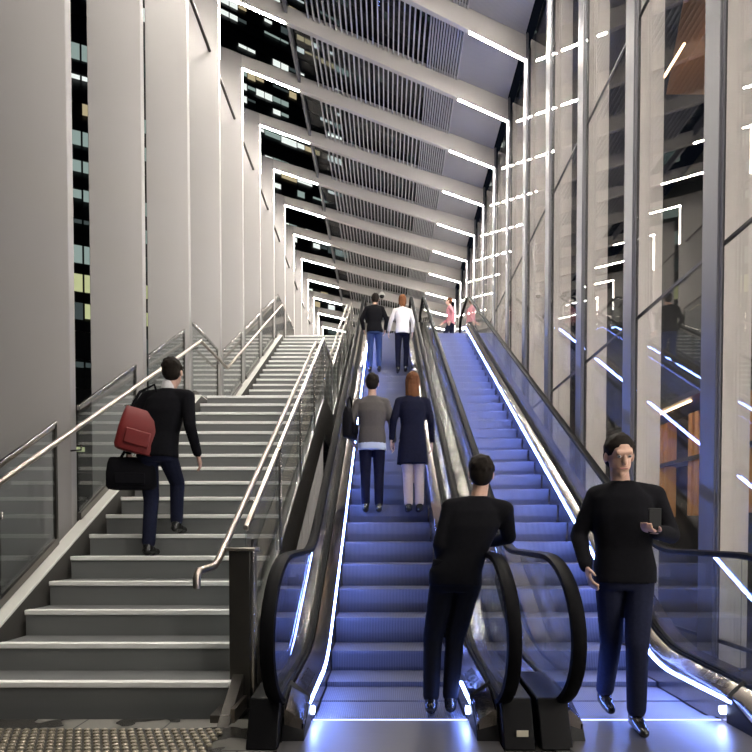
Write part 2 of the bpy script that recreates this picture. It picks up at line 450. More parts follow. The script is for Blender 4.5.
# ------------------------------------------------------------------ staircase
SX0, SX1 = -2.84, -1.06
stair = thing('staircase', 'wide grey staircase with pale nosings climbing beside the white columns', 'stairs', (0, D0, 0))
sw = (0, -D0, 0)
blk = MB().box(SX0, SX1, 0.0, GO + 0.02, -0.16 - RISE, 0.0).make('step', 'riser', stair, bevel=0.003)
nos = MB().box(SX0 - 0.004, SX1 + 0.002, -0.012, 0.055, -0.036, 0.004).make('nosing', 'nosing', blk, bevel=0.006)
k = 0
for k in range(34):
    y = D0 + k * GO if k < 17 else L1 + (k - 17) * GO
    if k == 0: s = blk
    else:
        s = blk.copy(); C.objects.link(s); s.parent = stair
        q = nos.copy(); C.objects.link(q); q.parent = s
    s.location = (0, y - D0, (k + 1) * RISE)
MB().box(SX0, SX1, L0 + GO, L1 + 0.02, 17 * RISE - 0.3, 17 * RISE).make('landing', 'riser', stair, wloc=sw)
MB().box(SX0, SX1, TOPY + GO, TOPY + 0.40, 34 * RISE - 0.3, 34 * RISE).make('landing', 'riser', stair, wloc=sw)
path = [(D0 - 0.5, -0.08)] + [(NOSE[0][0] + 0.02, 0.0)] + NOSE[1:-1] + [(TOPY + 0.4, 34 * RISE)]
MB().sweep(path, [(-3.06, 0.02), (-2.93, 0.02), (-2.93, -0.5), (-3.06, -0.5)]).make('stringer', 'stringer', stair, bevel=0.006, wloc=sw)
MB().sweep(path, [(-2.928, 0.0), (-2.845, -0.02 - 0.28), (-2.845, -0.8), (-2.928, -0.8)]).make('stringer_shade', 'shadow', stair, wloc=sw)  # near-black sheet, shade of the gap beside the steps put in as colour
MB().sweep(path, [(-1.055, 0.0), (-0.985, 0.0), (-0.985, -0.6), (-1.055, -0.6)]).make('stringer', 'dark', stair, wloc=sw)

# left handrail (kept clear of the glass on brackets)
def rail_path(h, y_end, y_beg):
    return fillet([(y_beg, znose(y_beg) + h), (L0, 17 * RISE + h), (L1 - GO, 17 * RISE + h), (TOPY, 34 * RISE + h), (y_end, 34 * RISE + h)], 0.06, 4)
def handrail(name, X, h, y_beg, y_end, label, side, posts):
    t = thing(name, label, 'handrail', (X, y_beg, 0))
    p = rail_path(h, y_end, y_beg); wl = (-X, -y_beg, 0)
    pts = [(X, y, z) for y, z in p]
    if side < 0:   # the right rail turns down at its free lower end
        pts = [(X - 0.05, y_beg - 0.30, pts[0][2] - 0.16), (X - 0.05, y_beg - 0.30, pts[0][2] - 0.09), (X - 0.045, y_beg - 0.27, pts[0][2] - 0.055), (X, y_beg - 0.10, pts[0][2] - 0.035)] + pts
    MB().tube(pts, 0.024, 12).make('rail', 'rail', t, wloc=wl)
    for y in posts:
        z = znose(y) + h
        MB().tube([(X, y, z - 0.02), (X, y, z - 0.07), (X + side * -0.10, y, z - 0.08)], 0.009, 8).make('bracket', 'steel', t, wloc=wl)
    return t
handrail('stair_handrail', -2.93, 0.86, 3.2, TOPY + 0.4, 'brushed steel handrail along the column side of the staircase', 1,
         [4.6 + 1.2 * i for i in range(11)])
handrail('stair_handrail', -1.12, 0.84, 4.0, TOPY + 0.4, 'brushed steel handrail on the escalator side of the stairs', -1,
         [4.9 + 1.3 * i for i in range(10)])

# glass balustrade on the column side: one panel per bay between columns
for i, k in enumerate(range(0, 9)):
    y0 = yk(k) + 0.08; y1 = yk(k + 1) - 0.33
    t = thing('glass_balustrade_panel', ('frameless glass guard panel between the %s and %s white columns' % (ORD[k - 1], ORD[k]) if k else 'frameless glass guard panel in front of the first white column at the stair foot'), 'balustrade',
              (-3.04, y0, znose(y0)), 'glass panels between the white columns')
    wl = -t.location
    ys = sorted([y0, y1] + [y for y, z in NOSE if y0 < y < y1])
    pth = [(y, znose(y)) for y in ys]
    MB().sweep(pth, [(-3.052, 0.06), (-3.038, 0.06), (-3.038, 1.10), (-3.052, 1.10)]).make('pane', 'bal', t, wloc=wl, smooth=False)
    MB().sweep(pth, [(-3.06, 1.10), (-3.03, 1.10), (-3.03, 1.15), (-3.06, 1.15)]).make('top_rail', 'steel', t, wloc=wl, bevel=0.004)
    MB().sweep(pth, [(-3.062, 0.022), (-3.028, 0.022), (-3.028, 0.09), (-3.062, 0.09)]).make('base_channel', 'clad', t, wloc=wl)
    MB().box(-3.06, -3.03, y1 - 0.035, y1 - 0.005, znose(y1) + 0.04, znose(y1) + 1.12).make('end_post', 'dark', t, wloc=wl)

# glass balustrade on the escalator side
t = thing('newel_post', 'dark steel box post with a capped top at the foot of the stair glass', 'post', (-1.02, 4.2, 0))
MB().box(-0.060, 0.085, -0.09, 0.02, 0.0, 1.08).make('shaft', 'dark', t, bevel=0.005)
MB().box(-0.085, 0.125, -0.11, 0.04, 1.08, 1.10).make('cap_plate', 'rail', t, bevel=0.004)
MB().box(0.087, 0.11, -0.08, 0.01, 0.1, 1.16).make('blue_lit_edge', 'steel', t, bevel=0.003)
MB().box(-0.10, 0.02, -0.42, -0.06, 0.0, 0.05).make('base_plate', 'clad', t, bevel=0.004)
MB().box(0.03, 0.06, -0.42, -0.02, 0.0, 0.09).make('base_edge', 'rail', t, bevel=0.003)
seg = [4.26 + 1.31 * i for i in range(11)]
for i in range(10):
    y0, y1 = seg[i] + 0.02, seg[i + 1] - 0.02
    y1 = min(y1, TOPY + 0.6)
    t = thing('glass_balustrade_panel', 'clear glass panel with steel top rail beside the left escalator, %s from the stair foot' % ORD[i], 'balustrade',
              (-1.0, y0, znose(y0)), 'glass panels between the stairs and the escalator')
    wl = -t.location
    ys = sorted([y0, y1] + [y for y, z in NOSE if y0 < y < y1]); pth = [(y, znose(y)) for y in ys]
    MB().sweep(pth, [(-1.007, 0.03), (-0.993, 0.03), (-0.993, 0.88), (-1.007, 0.88)]).make('pane', 'bal', t, wloc=wl, smooth=False)
    MB().sweep(pth, [(-1.018, 0.88), (-0.982, 0.88), (-0.982, 0.915), (-1.018, 0.915)]).make('top_rail', 'rail', t, wloc=wl, bevel=0.004)
    MB().box(-0.99, -0.965, y1 - 0.03, y1, znose(y1) - 0.02, znose(y1) + 0.9).make('post', 'steel', t, wloc=wl, bevel=0.003)

# ------------------------------------------------------------------ escalators
EB, ET, ESL = 4.79, 16.70, 0.565
def escalator(cx, label, led_side, rh):
    e = rh - 0.622        # how far the balustrade stands out from the usual place
    root = thing('escalator', label, 'escalator', (cx, 3.87, 0), None)
    wl = (-cx, -3.87, 0)
    base = fillet([(3.45, -0.02), (4.79, 0.0), (ET, HTOP), (18.1, HTOP)], 1.3, 8)
    full = [(3.45, -0.10), (3.62, -0.04)] + base[1:]
    def zline(y):
        for (a, za), (b_, zb) in zip(base, base[1:]):
            if y <= b_: return za + (zb - za) * (y - a) / (b_ - a)
        return HTOP
    def P(mb, name, m, **kw):
        return mb.make(name, m, root, wloc=wl, **kw)
    # steps
    st0 = None; n = 0; y = 3.92
    nsteps = int((17.5 - 3.92) / 0.40)
    smb = MB()
    prof = [(0.0, 0.0), (0.392, 0.0), (0.392, -0.03)] + [(0.392 - 0.38 * q, -0.03 - 0.0) for q in (0.5,)] + [(0.03, -0.03), (0.028, -0.12), (0.016, -0.20), (0.0, -0.235), (-0.012, -0.235), (0.006, -0.12)]
    prof = [(0.0, 0.0), (0.395, 0.0), (0.395, -0.03), (0.035, -0.03), (0.032, -0.14), (0.05, -0.235), (0.035, -0.235), (0.012, -0.14), (0.0, -0.02)]
    smb.hexa([(-0.49, a, c) for a, c in prof], [(0.49, a, c) for a, c in prof])
    for j in range(nsteps):
        yy = 3.92 + 0.40 * j
        zz = zline(yy + 0.02)
        if j == 0:
            o = smb.make('step', 'tread', root, smooth=False); st0 = o
        else:
            o = st0.copy(); C.objects.link(o); o.parent = root
        o.location = (0, yy - 3.87, zz)
    # comb plates
    P(MB().box(cx - 0.49, cx + 0.49, 3.80, 3.905, -0.02, 0.012), 'comb', 'teeth', bevel=0.003)
    P(MB().box(cx - 0.49, cx + 0.49, 17.52, 17.62, HTOP - 0.03, HTOP + 0.012), 'comb', 'teeth')
    P(MB().box(cx - 0.49, cx + 0.49, 3.795, 3.808, 0.0125, 0.018), 'comb_light', 'comblight')
    P(MB().box(cx - 0.62, cx + 0.62, 2.95, 3.795, 0.001, 0.014), 'landing_plate', 'comb', bevel=0.003)
    for sx in (-1, 1):
        f = lambda pr: [(sx * a, c) for a, c in pr]
        bottom = -0.05
        P(MB().sweep(full, f([(0.50, -0.2), (0.50, 0.20), (0.512, 0.20), (0.512, -0.2)]), cx), 'skirt_panel', 'steel')
        P(MB().sweep(full, f([(0.50, 0.202), (0.512, 0.225), (0.575 + e, 0.285), (0.585 + e, 0.275), (0.585 + e, 0.10), (0.514, 0.10)]), cx), 'inner_deck', 'deck')
        P(MB().sweep(full, f([(0.585 + e, 0.24), (0.585 + e, 0.30), (0.605 + e, 0.30), (0.605 + e, 0.24)]), cx), 'glass_channel', 'black')
        outer = [p for p in full]
        P(MB().sweep(outer, f([(0.64 + e, 0.30), (0.775 + e, 0.30), (0.775 + e, 0.26), (0.64 + e, 0.26)]), cx), 'outer_deck', 'deck', bevel=0.004)
        P(MB().sweep([(y_, max(z_, -0.1)) for y_, z_ in outer], f([(0.635 + e, 0.26), (0.772 + e, 0.26), (0.772 + e, -0.55), (0.635 + e, -0.55)]), cx), 'side_cladding', 'clad')
        P(MB().sweep(outer, f([(0.606 + e, 0.22), (0.606 + e, 0.31), (0.638 + e, 0.31), (0.638 + e, 0.22)]), cx), 'glass_channel', 'black')
        # handrail: incline, flat, then the rounded newel
        h = 1.03; sh = 0.23
        up = fillet([(18.3, HTOP + h + 0.03), (ET + sh, HTOP + h + 0.03), (EB + sh, h + 0.03), (3.82, h + 0.03)], [0, 1.2, 1.2, 0], 8)
        new = []
        for a in range(0, 151, 10):
            q = R(90 + a)
            new.append((3.82 + 0.68 * math.cos(q), 0.61 + 0.45 * math.sin(q)))
        topn = []
        for a in range(0, 151, 15):
            q = R(90 - a)
            topn.append((18.3 + 0.55 * math.cos(q), HTOP + 0.61 + 0.45 * math.sin(q)))
        pth = topn[::-1] + up[1:-1] + new
        pr = [(-0.042, -0.012), (-0.036, 0.012), (-0.018, 0.02), (0.018, 0.02), (0.036, 0.012), (0.042, -0.012), (0.030, -0.022), (-0.030, -0.022)]
        pr = [(a, -c) for a, c in pr]
        P(MB().sweepn(pth, pr, cx + sx * rh), 'handrail', 'rubber')
        # glass between deck and handrail, panel by panel
        inner = [(y_, z_) for y_, z_ in pth]
        cuts = [3.82 + 1.39 * i for i in range(11)]
        line = [(y_, z_ - 0.02) for y_, z_ in (up[::-1])]
        def zrail(y_):
            for (a, za), (b_, zb) in zip(line, line[1:]):
                if a <= y_ <= b_ and b_ > a: return za + (zb - za) * (y_ - a) / (b_ - a)
            return line[-1][1] if y_ > line[-1][0] else line[0][1]
        x0, x1 = cx + sx * (rh - 0.006), cx + sx * (rh + 0.006)
        for i in range(10):
            a, b_ = cuts[i] + 0.006, cuts[i + 1] - 0.006
            ys = [a + (b_ - a) * q / 6 for q in range(7)]
            ring = [(y_, zline(y_) + 0.27) for y_ in ys] + [(y_, zrail(y_)) for y_ in ys[::-1]]
            gm = MB()
            lo = [(y_, zline(y_) + 0.27) for y_ in ys]; hi = [(y_, zrail(y_)) for y_ in ys]
            gm.rings([[(x0, l[0], l[1]), (x1, l[0], l[1]), (x1, u_[0], u_[1]), (x0, u_[0], u_[1])] for l, u_ in zip(lo, hi)])
            P(gm, 'glass_panel', 'bal', smooth=False)
        arc = [(3.82 + 0.66 * math.cos(R(90 + a)), 0.61 + 0.43 * math.sin(R(90 + a))) for a in range(0, 151, 10)]
        poly = [(3.82, 0.27)] + arc[:1] + arc[1:]
        gm = MB().hexa([(x0, y_, z_) for y_, z_ in poly], [(x1, y_, z_) for y_, z_ in poly])
        P(gm, 'newel_glass', 'bal', smooth=False)
        # black newel base under the handrail's return
        a = [(cx + sx * (0.60 + e), 3.30, 0.0), (cx + sx * (0.775 + e), 3.30, 0.0), (cx + sx * (0.775 + e), 3.42, 0.26), (cx + sx * (0.60 + e), 3.42, 0.26)]
        c = [(cx + sx * (0.60 + e), 3.95, 0.0), (cx + sx * (0.775 + e), 3.95, 0.0), (cx + sx * (0.775 + e), 3.95, 0.29), (cx + sx * (0.60 + e), 3.95, 0.29)]
        P(MB().hexa(a, c), 'newel_base', 'black', bevel=0.008)
        a = [(cx + sx * 0.495, 3.40, 0.0), (cx + sx * (0.598 + e), 3.40, 0.0), (cx + sx * (0.598 + e), 3.46, 0.12), (cx + sx * 0.495, 3.46, 0.08)]
        c = [(cx + sx * 0.495, 3.75, 0.0), (cx + sx * (0.598 + e), 3.75, 0.0), (cx + sx * (0.598 + e), 3.75, 0.29), (cx + sx * 0.495, 3.75, 0.19)]
        P(MB().hexa(a, c), 'newel_base', 'black', bevel=0.006)
        # light strip under the inner deck, and the round lamp at its end
        if sx in led_side:
            led = [p for p in full if p[0] > 3.70 and p[0] < 17.6]
            led = [(3.70, full[1][1] + 0.03)] + led
        else:
            led = [(3.70, full[1][1] + 0.03), (3.9, zline(3.9)), (4.2, zline(4.2))]
        P(MB().sweep(led, f([(0.4985, 0.155), (0.490, 0.157), (0.490, 0.172), (0.4985, 0.172)]), cx), 'led_strip', 'blue', smooth=False)
        lm = MB().tube([(cx + sx * 0.499, 3.78, 0.085), (cx + sx * 0.478, 3.78, 0.085)], 0.026, 16)
        P(lm, 'skirt_lamp', 'lamp')
        # pictograms printed on the inner deck near the entry
        pic = MB()
        for q in range(4):
            yy = 3.84 + 0.085 * q
            for (u0, u1, v0, v1) in ((0, .06, 0, .006), (0, .06, .05, .056), (0, .006, 0, .056), (.054, .06, 0, .056), (.02, .03, .012, .044), (.035, .046, .02, .03)):
                pic_pts = []
                for (uu, vv) in ((u0, v0), (u1, v0), (u1, v1), (u0, v1)):
                    s_ = 0.10 + 0.8 * vv / 0.056
                    xx = 0.512 + 0.063 * s_; zz = zline(yy + uu) + 0.225 + 0.06 * s_
                    pic_pts.append((cx + sx * xx, yy + uu, zz))
                pic.hexa([(x_, y_, z_ + 0.0005) for x_, y_, z_ in pic_pts], [(x_ - sx * 0.001, y_, z_ + 0.002) for x_, y_, z_ in pic_pts])
        P(pic, 'safety_pictograms', 'ink', smooth=False)
    return root
escA = escalator(0.02, 'left of two escalators, next to the staircase, with pale blue lit steps', (-1,), 0.65)
escB = escalator(1.63, 'right escalator beside the glazed wall with a bright strip on its far skirt', (-1, 1), 0.622)
o = MB().box(0.72, 0.785, 3.318, 3.322, 0.07, 0.105).make('inspection_sticker', 'sticker', escA, wloc=(-0.02, -3.87, 0))

# ------------------------------------------------------------------ tactile paving in front of the stairs
tp = thing('tactile_paving', 'bronze grey studded tactile paving strip before the first stair', 'paving', (-2.0, 3.3, 0))
MB().box(-1.1, 1.0, -0.35, 0.34, 0.001, 0.008).make('base_slab', 'tactile', tp)
st = MB()
for i in range(40):
    for j in range(13):
        x = -1.07 + i * 0.0525 + (0.026 if j % 2 else 0); y = -0.32 + j * 0.0525
        n = 8
        st.rings([[(x + r * math.cos(2 * PI * q / n), y + r * math.sin(2 * PI * q / n), z) for q in range(n)] for r, z in ((0.019, 0.008), (0.017, 0.018), (0.010, 0.022))])
o = st.make('studs', 'stud', tp); o['kind'] = 'stuff'

# ------------------------------------------------------------------ dome camera
t = thing('dome_camera', 'small white dome security camera hanging under a roof beam', 'camera', (-0.2, 24.0, 10.55))
MB().tube([(0, 0, 0.12), (0, 0, 0.52)], 0.02, 8).make('stem', 'camwhite', t)
MB().tube([(0, 0, 0.13), (0, 0, 0.03), (0, 0, 0.0)], [0.06, 0.13, 0.13], 16).make('housing', 'camwhite', t)
MB().ball((0, 0, 0.0), 0.105, 0.105, 0.11).make('dome', 'black', t)

# ------------------------------------------------------------------ towers outside
def px(x, y, Y):
    """point seen at pixel (x, y) at depth Y"""
    th = R(1.5)
    cx, cz = (x - CXP) / F_PX, -(y - CYP) / F_PX
    d = Vector((cx, math.cos(th) + cz * math.sin(th), -math.sin(th) + cz * math.cos(th)))
    d = d / d.y
    return Vector((0, 0, EYE)) + d * Y

def tower(name, label, loc, rz, L, D, H, fh, fw, lit, group=None, rest_rows=None):
    """box tower whose long face runs along local +x at local y = 0 and looks to local -y"""
    t = thing(name, label, 'building', loc, group, rz)
    MB().box(0, L, 0.0, D, -0.3, H).make('body', 'tower', t, smooth=False)
    s = MB()
    for k in range(int(H / fh)):
        s.box(0.0, L, -0.25, -0.002, k * fh + 2.0, k * fh + fh)
    s.make('spandrels', 'spandrel', t, smooth=False)
    mull = MB()
    for q in range(int(L / (fw * 2))): mull.box(q * fw * 2 - 0.06, q * fw * 2 + 0.06, -0.34, -0.252, 0, H)
    mull.make('mullions', 'tower', t, smooth=False)
    wm = {}
    protos = {}
    for n, (q, k, m, hh, w0) in enumerate(lit):
        if n < 95:
            key = (m, hh, w0)
            if key not in protos:
                protos[key] = MB().box(0.1, fw * w0 - 0.1, -0.30, -0.256, 0.0, hh).make('window', m, t, smooth=False); o = protos[key]
            else:
                o = protos[key].copy(); C.objects.link(o); o.parent = t
            o.location = (q * fw, 0, k * fh + (2.0 - hh) * 0.8)
        else:
            wm.setdefault(m, MB()).box(q * fw + 0.1, q * fw + fw * w0 - 0.1, -0.30, -0.256, k * fh + (2.0 - hh) * 0.8, k * fh + (2.0 - hh) * 0.8 + hh)
    for m, b_ in wm.items():
        o = b_.make('far_windows', m, t, smooth=False); o['kind'] = 'stuff'
    return t
# tower beside the stairs, its face parallel to the hall
rnd = random.Random(3)
lit = []
XT = -36.0
for (yp, m, hh) in ((33, 'win_teal', 1.7), (38, 'win_white', 0.5), (58, 'win_dim', 1.8), (62, 'win_white', 0.45), (84, 'win_teal', 1.7), (110, 'win_warm', 1.2), (138, 'win_teal', 1.5),
                    (165, 'win_teal', 1.2), (188, 'win_teal', 0.9), (194, 'win_teal', 1.2), (225, 'win_dim', 0.4), (247, 'win_teal', 1.9), (276, 'win_yel', 1.9), (310, 'win_yel', 1.6), (305, 'win_dim', 1.8), (360, 'win_dim', 0.6), (368, 'win_dim', .5)):
    for xp in (77, 88):
        r = (xp - CXP) / F_PX; t_ = (67 * r + 34) / (0.908 - 0.419 * r); Y = 67 + 0.419 * t_
        if rnd.random() < 0.85: lit.append((int((t_ + 12) / 2.1), int(px(xp, yp, Y).z / 3.1), m, hh, 1))
for (yp, m) in ((10, 'win_white'), (26, 'win_dim'), (60, 'win_dim'), (80, 'win_teal'), (130, 'win_teal'), (152, 'win_teal'), (205, 'win_teal'), (230, 'win_teal'), (255, 'win_dim'), (286, 'win_yel'), (314, 'win_yel'), (330, 'win_dim')):
    r = (149 - CXP) / F_PX; t_ = (67 * r + 34) / (0.908 - 0.419 * r); Y = 67 + 0.419 * t_
    lit.append((int((t_ + 12) / 2.1), int(px(149, yp, Y).z / 3.1), m, 1.5, 1))
for q in range(50):
    lit.append((rnd.randint(0, 9), rnd.randint(1, 22), rnd.choice(['win_teal', 'win_dim', 'win_dim', 'win_yel', 'win_white']), rnd.choice([0.5, 1.2, 1.8]), 1))
seen = set(); lit = [l for l in lit if not ((l[0], l[1]) in seen or seen.add((l[0], l[1])))]
tower('office_tower', 'dark office tower with scattered lit windows seen between the white columns', (-34 - 12 * 0.908, 67 - 12 * 0.419, -0.3), math.atan2(0.419, 0.908), 23, 14, 78, 3.1, 2.1, lit)
# tower beyond the roof, its face askew
rz = math.atan2(1.0, 1.48)
org = Vector((-105, 78, -0.3))
lit = []
c, s = math.cos(rz), math.sin(rz)
for row in range(0, 200):
    k = row
    q = 0
    on = rnd.random() < 0.80
    while q < 74:
        run = rnd.choice([1, 1, 1, 2])
        if on and rnd.random() < 0.62:
            lit.append((q, k, rnd.choice(['win_white', 'win_white', 'win_warm', 'win_white', 'win_teal', 'win_dim']), rnd.choice([0.4, 0.6, 1.0, 1.3]), run))
        q += run
def vis(l):
    p = org + Vector((c * (l[0] + .5) * 1.9, s * (l[0] + .5) * 1.9, l[1] * 2.6 + 1))
    x = CXP + F_PX * p.x / p.y; y = 533 - F_PX * (p.z - EYE) / p.y
    return x, y
lit = [l for l in lit if l[1] * 2.6 < 185]
inn = [l for l in lit if 226 < vis(l)[0] < 345 and -5 < vis(l)[1] < 335]
oth = [l for l in lit if l not in inn and 330 < vis(l)[0] < 620 and vis(l)[1] > -20]
rnd.shuffle(inn); rnd.shuffle(oth)
tower('office_tower', 'tall office tower with rows of bright windows seen through the open roof bays', org, rz, 141, 20, 190, 2.6, 1.9, inn + [(a_, b_, 'win_dim', d_, 1) for a_, b_, c_, d_, e_ in oth[:70]])

# timber lined pavilion beyond the glass
t = thing('timber_pavilion', 'dark building with warm lit timber fins seen through the glazed wall', 'building', (8.6, 11.0, -0.3))
MB().box(0.5, 6, 0, 16, 0, 12.5).make('body', 'tower', t, smooth=False)
fins = [(-0.2 + 0.46 * i) for i in range(14)]
f0 = None
for i, y in enumerate([3.0, 3.4, 5.4, 5.75, 6.1, 7.6, 7.95, 8.3]):
    if f0 is None:
        f0 = MB().box(0.0, 0.30, 0.0, 0.20, 2.0, 4.9).make('timber_fin', 'timber', t, bevel=0.01); o = f0
    else:
        o = f0.copy(); C.objects.link(o); o.parent = t
    o.location = (0, y, 0)
MB().box(-0.1, 0.5, 2.5, 11, 3.55, 3.66).make('ledge', 'dark', t)
MB().box(-0.52, -0.46, 5.2, 8.4, 5.02, 5.05).make('added_light_bar', 'timber_fill', t)  # bar added to light the timber fins
MB().box(-0.7, 0.5, 2.8, 10.7, 5.06, 5.2).make('canopy', 'dark', t)
MB().hexa([(-0.2, 2.0, 14.7), (-0.2, 7.5, 14.7), (4, 7.5, 14.7), (4, 2, 14.7)], [(-0.2, 2.0, 16.0), (-0.2, 6.0, 17.5), (4, 6.0, 17.5), (4, 2, 16)]).make('timber_soffit', 'timber', t)
MB().box(-0.9, -0.85, 5.0, 7.0, 14.2, 14.23).make('added_light_bar', 'timber_fill', t)  # second added bar, there only to light the soffit
MB().tube([(-0.8, 4.2, 17.0), (-0.45, 4.4, 14.2)], 0.14, 4).make('strut', 'strut', t)
# ------------------------------------------------------------------ people
def remesh(mb, name, m, parent, vox, smooth_it=3):
    o = mb.make(name, m)
    r = o.modifiers.new('r', 'REMESH'); r.mode = 'VOXEL'; r.voxel_size = vox; r.use_smooth_shade = True
    s_ = o.modifiers.new('s', 'SMOOTH'); s_.factor = 0.5; s_.iterations = smooth_it
    dg = bpy.context.evaluated_depsgraph_get()
    me = bpy.data.meshes.new_from_object(o.evaluated_get(dg))
    me.name = name
    old = o.data; o.modifiers.clear(); o.data = me; bpy.data.meshes.remove(old)
    me.shade_smooth()
    o.parent = parent
    return o

def person(label, loc, rz, scale, J, top, legs, hair, hair_len=0, skin='skin', coat=0.0, female=False, shirt=None, collar=False, sleeves=True, grip=(0, 0), bare_legs=False):
    t = thing('person', label, 'person', loc, None, rz)
    t.scale = (scale,) * 3
    D = dict(pelvis=(0, 0, .93), chest=(0, 0.0, 1.24), neck=(0, 0, 1.46), head=(0, 0.03, 1.62),
             sl=(-.165, 0, 1.385), sr=(.165, 0, 1.385), el=(-.235, -.03, 1.12), er=(.235, -.03, 1.12), wl=(-.25, .05, .89), wr=(.25, .05, .89),
             hl=(-.085, 0, .92), hr=(.085, 0, .92), kl=(-.10, .03, .50), kr=(.10, .03, .50), al=(-.10, -.01, .085), ar=(.10, -.01, .085), look=(0, 1, 0))
    D.update(J); D = {k: Vector(v) for k, v in D.items()}
    ww = 0.93 if female else 1.0
    look = D['look'].normalized()
    hrot = Vector((0, 1, 0)).rotation_difference(look).to_matrix()
    H = lambda x, y, z: D['head'] + hrot @ Vector((x, y, z))
    b = MB()
    # head and face
    b.ball(H(0, -.012, .03), .076, .096, .090, 16, 12, hrot)
    b.ball(H(0, .020, -.035), .060, .072, .075, 14, 10, hrot)
    b.cap(H(0, .055, -.085), H(0, .04, -.075), .026, .03)
    b.cap(H(0, .088, .012), H(0, .104, -.022), .009, .014)
    b.cap(H(-.034, .076, .036), H(.034, .076, .036), .014, .014)
    b.cap(H(-.02, .080, -.054), H(.02, .080, -.054), .010, .010)
    for sx in (-1, 1): b.ball(H(sx * .077, -.008, -.005), .011, .022, .032, 10, 8, hrot)
    b.cap(D['neck'] - Vector((0, 0, .03)), D['head'] + Vector((0, -.01, -.07)), .056 * ww, .052 * ww)
    # trunk
    b.cap(D['pelvis'], D['chest'], .105 * ww, .115 * ww)
    b.cap(D['sl'].lerp(D['neck'], .12) - Vector((0, 0, .05)), D['sr'].lerp(D['neck'], .12) - Vector((0, 0, .05)), .045 * ww, .045 * ww)
    for q in 'lr':
        b.cap(D['h' + q], D['k' + q], .072, .050); b.cap(D['k' + q], D['a' + q], .050, .034)
        b.cap(D['a' + q] + Vector((0, -.02, -.045)), D['a' + q] + Vector((0, .13, -.055)), .030, .026)
        b.cap(D['s' + q], D['e' + q], .046 * ww, .038 * ww); b.cap(D['e' + q], D['w' + q], .038 * ww, .026 * ww)
        # hand
        s_ = -1 if q == 'l' else 1
        fw = (D['w' + q] - D['e' + q]).normalized()
        side = Vector((0, 1, 0)) - fw * fw.y
        side = side.normalized() if side.length > 0.1 else Vector((1, 0, 0))
        pal = fw.cross(side) * (1 if q == 'l' else -1)
        w_ = D['w' + q]
        for u in (-.024, -.008, .008, .024):
            b.cap(w_ + fw * .015 + side * u * .7, w_ + fw * .085 + side * u, .014, .012, 8)
        for u, l in ((-.027, .062), (-.009, .074), (.009, .080), (.027, .070)):
            p0 = w_ + fw * .09 + side * u; p1 = p0 + fw * l * .5 + pal * .010; p2 = p1 + fw * l * .33 + pal * .024
            b.cap(p0, p1, .0092, .0085, 8); b.cap(p1, p2, .0085, .0072, 8)
        p0 = w_ + fw * .03 + side * .026; p1 = p0 + fw * .035 + side * .026 + pal * .01; p2 = p1 + fw * .032 + side * .004 + pal * .012
        b.cap(p0, p1, .0115, .010, 8); b.cap(p1, p2, .010, .008, 8)
    remesh(b, 'body', skin, t, 0.0065, 3)
    # trousers
    def loft(mb, rows, up):
        rs = []
        for c, wx, wy in rows:
            rs.append([c + Vector((wx * (abs(math.cos(a)) ** .8) * (1 if math.cos(a) >= 0 else -1), wy * (abs(math.sin(a)) ** .8) * (1 if math.sin(a) >= 0 else -1), 0)) for a in [2 * PI * q / 24 for q in range(24)]])
        mb.rings(rs)
    P_, C_, N_ = D['pelvis'], D['chest'], D['neck']
    Z = lambda v, dz: v + Vector((0, 0, dz))
    b = MB()
    loft(b, [(Z(P_, -.11), .150 * ww, .105), (Z(P_, -.02), .170 * ww, .118), (Z(P_, .10), .150 * ww, .105)], 0)
    for q in 'lr':
        b.cap(D['h' + q] + Vector((0, 0, -.03)), D['k' + q], .090, .068); b.cap(D['k' + q], D['a' + q] + Vector((0, 0, .03)), .066, .056)
    remesh(b, 'trousers', legs, t, 0.010, 4)
    # coat or jacket
    b = MB()
    rows = [(Z(P_, -.07 - coat), (.178 + coat * .14) * ww, .128 + coat * .12), (Z(P_, .02), .176 * ww, .128), (P_.lerp(C_, .45), .158 * ww, .118), (Z(C_, .02), .182 * ww, .130),
            (C_.lerp(N_, .55), .172 * ww, .112), (C_.lerp(N_, .86), .105 * ww, .080), (Z(N_, .0), .070 * ww, .066)]
    loft(b, rows, 0)
    for q in 'lr':
        b.cap(N_ + Vector((0, 0, -.055)), D['s' + q] + Vector((0, 0, -.012)), .068 * ww, .066 * ww); b.cap(C_.lerp(N_, .45), D['s' + q] + Vector((0, 0, -.03)), .09 * ww, .066 * ww)
        b.cap(D['s' + q] + Vector((0, 0, -.01)), D['e' + q], .063 * ww, .052 * ww)
        if sleeves: b.cap(D['e' + q], D['w' + q].lerp(D['e' + q], .05), .052 * ww, .041 * ww)
    remesh(b, 'jacket', top, t, 0.010, 4)
    if shirt:
        b = MB(); loft(b, [(Z(P_, -.15), .182 * ww, .130), (Z(P_, -.04), .173 * ww, .124)], 0); remesh(b, 'shirt_tail', shirt, t, 0.010, 2)
    if collar:
        b = MB(); b.cap(D['neck'] + Vector((0, 0, .005)), D['neck'] + Vector((0, 0, .03)), .064, .061); remesh(b, 'shirt_collar', 'whitetop', t, 0.008, 2)
    # shoes
    for q in 'lr':
        b = MB(); a = D['a' + q]
        b.cap(a + Vector((0, -.035, -.042)), a + Vector((0, .05, -.038)), .041, .042)
        b.cap(a + Vector((0, .05, -.048)), a + Vector((0, .165, -.055)), .040, .030)
        b.cap(a + Vector((0, -.01, -.02)), a + Vector((0, -.01, .02)), .045, .043)
        remesh(b, 'shoe', 'shoe', t, 0.008, 2)
    # hair
    b = MB()
    b.ball(H(0, -.022, .042), .086, .098, .092, 16, 12, hrot)
    b.ball(H(0, -.045, .0), .080, .070, .085, 14, 10, hrot)
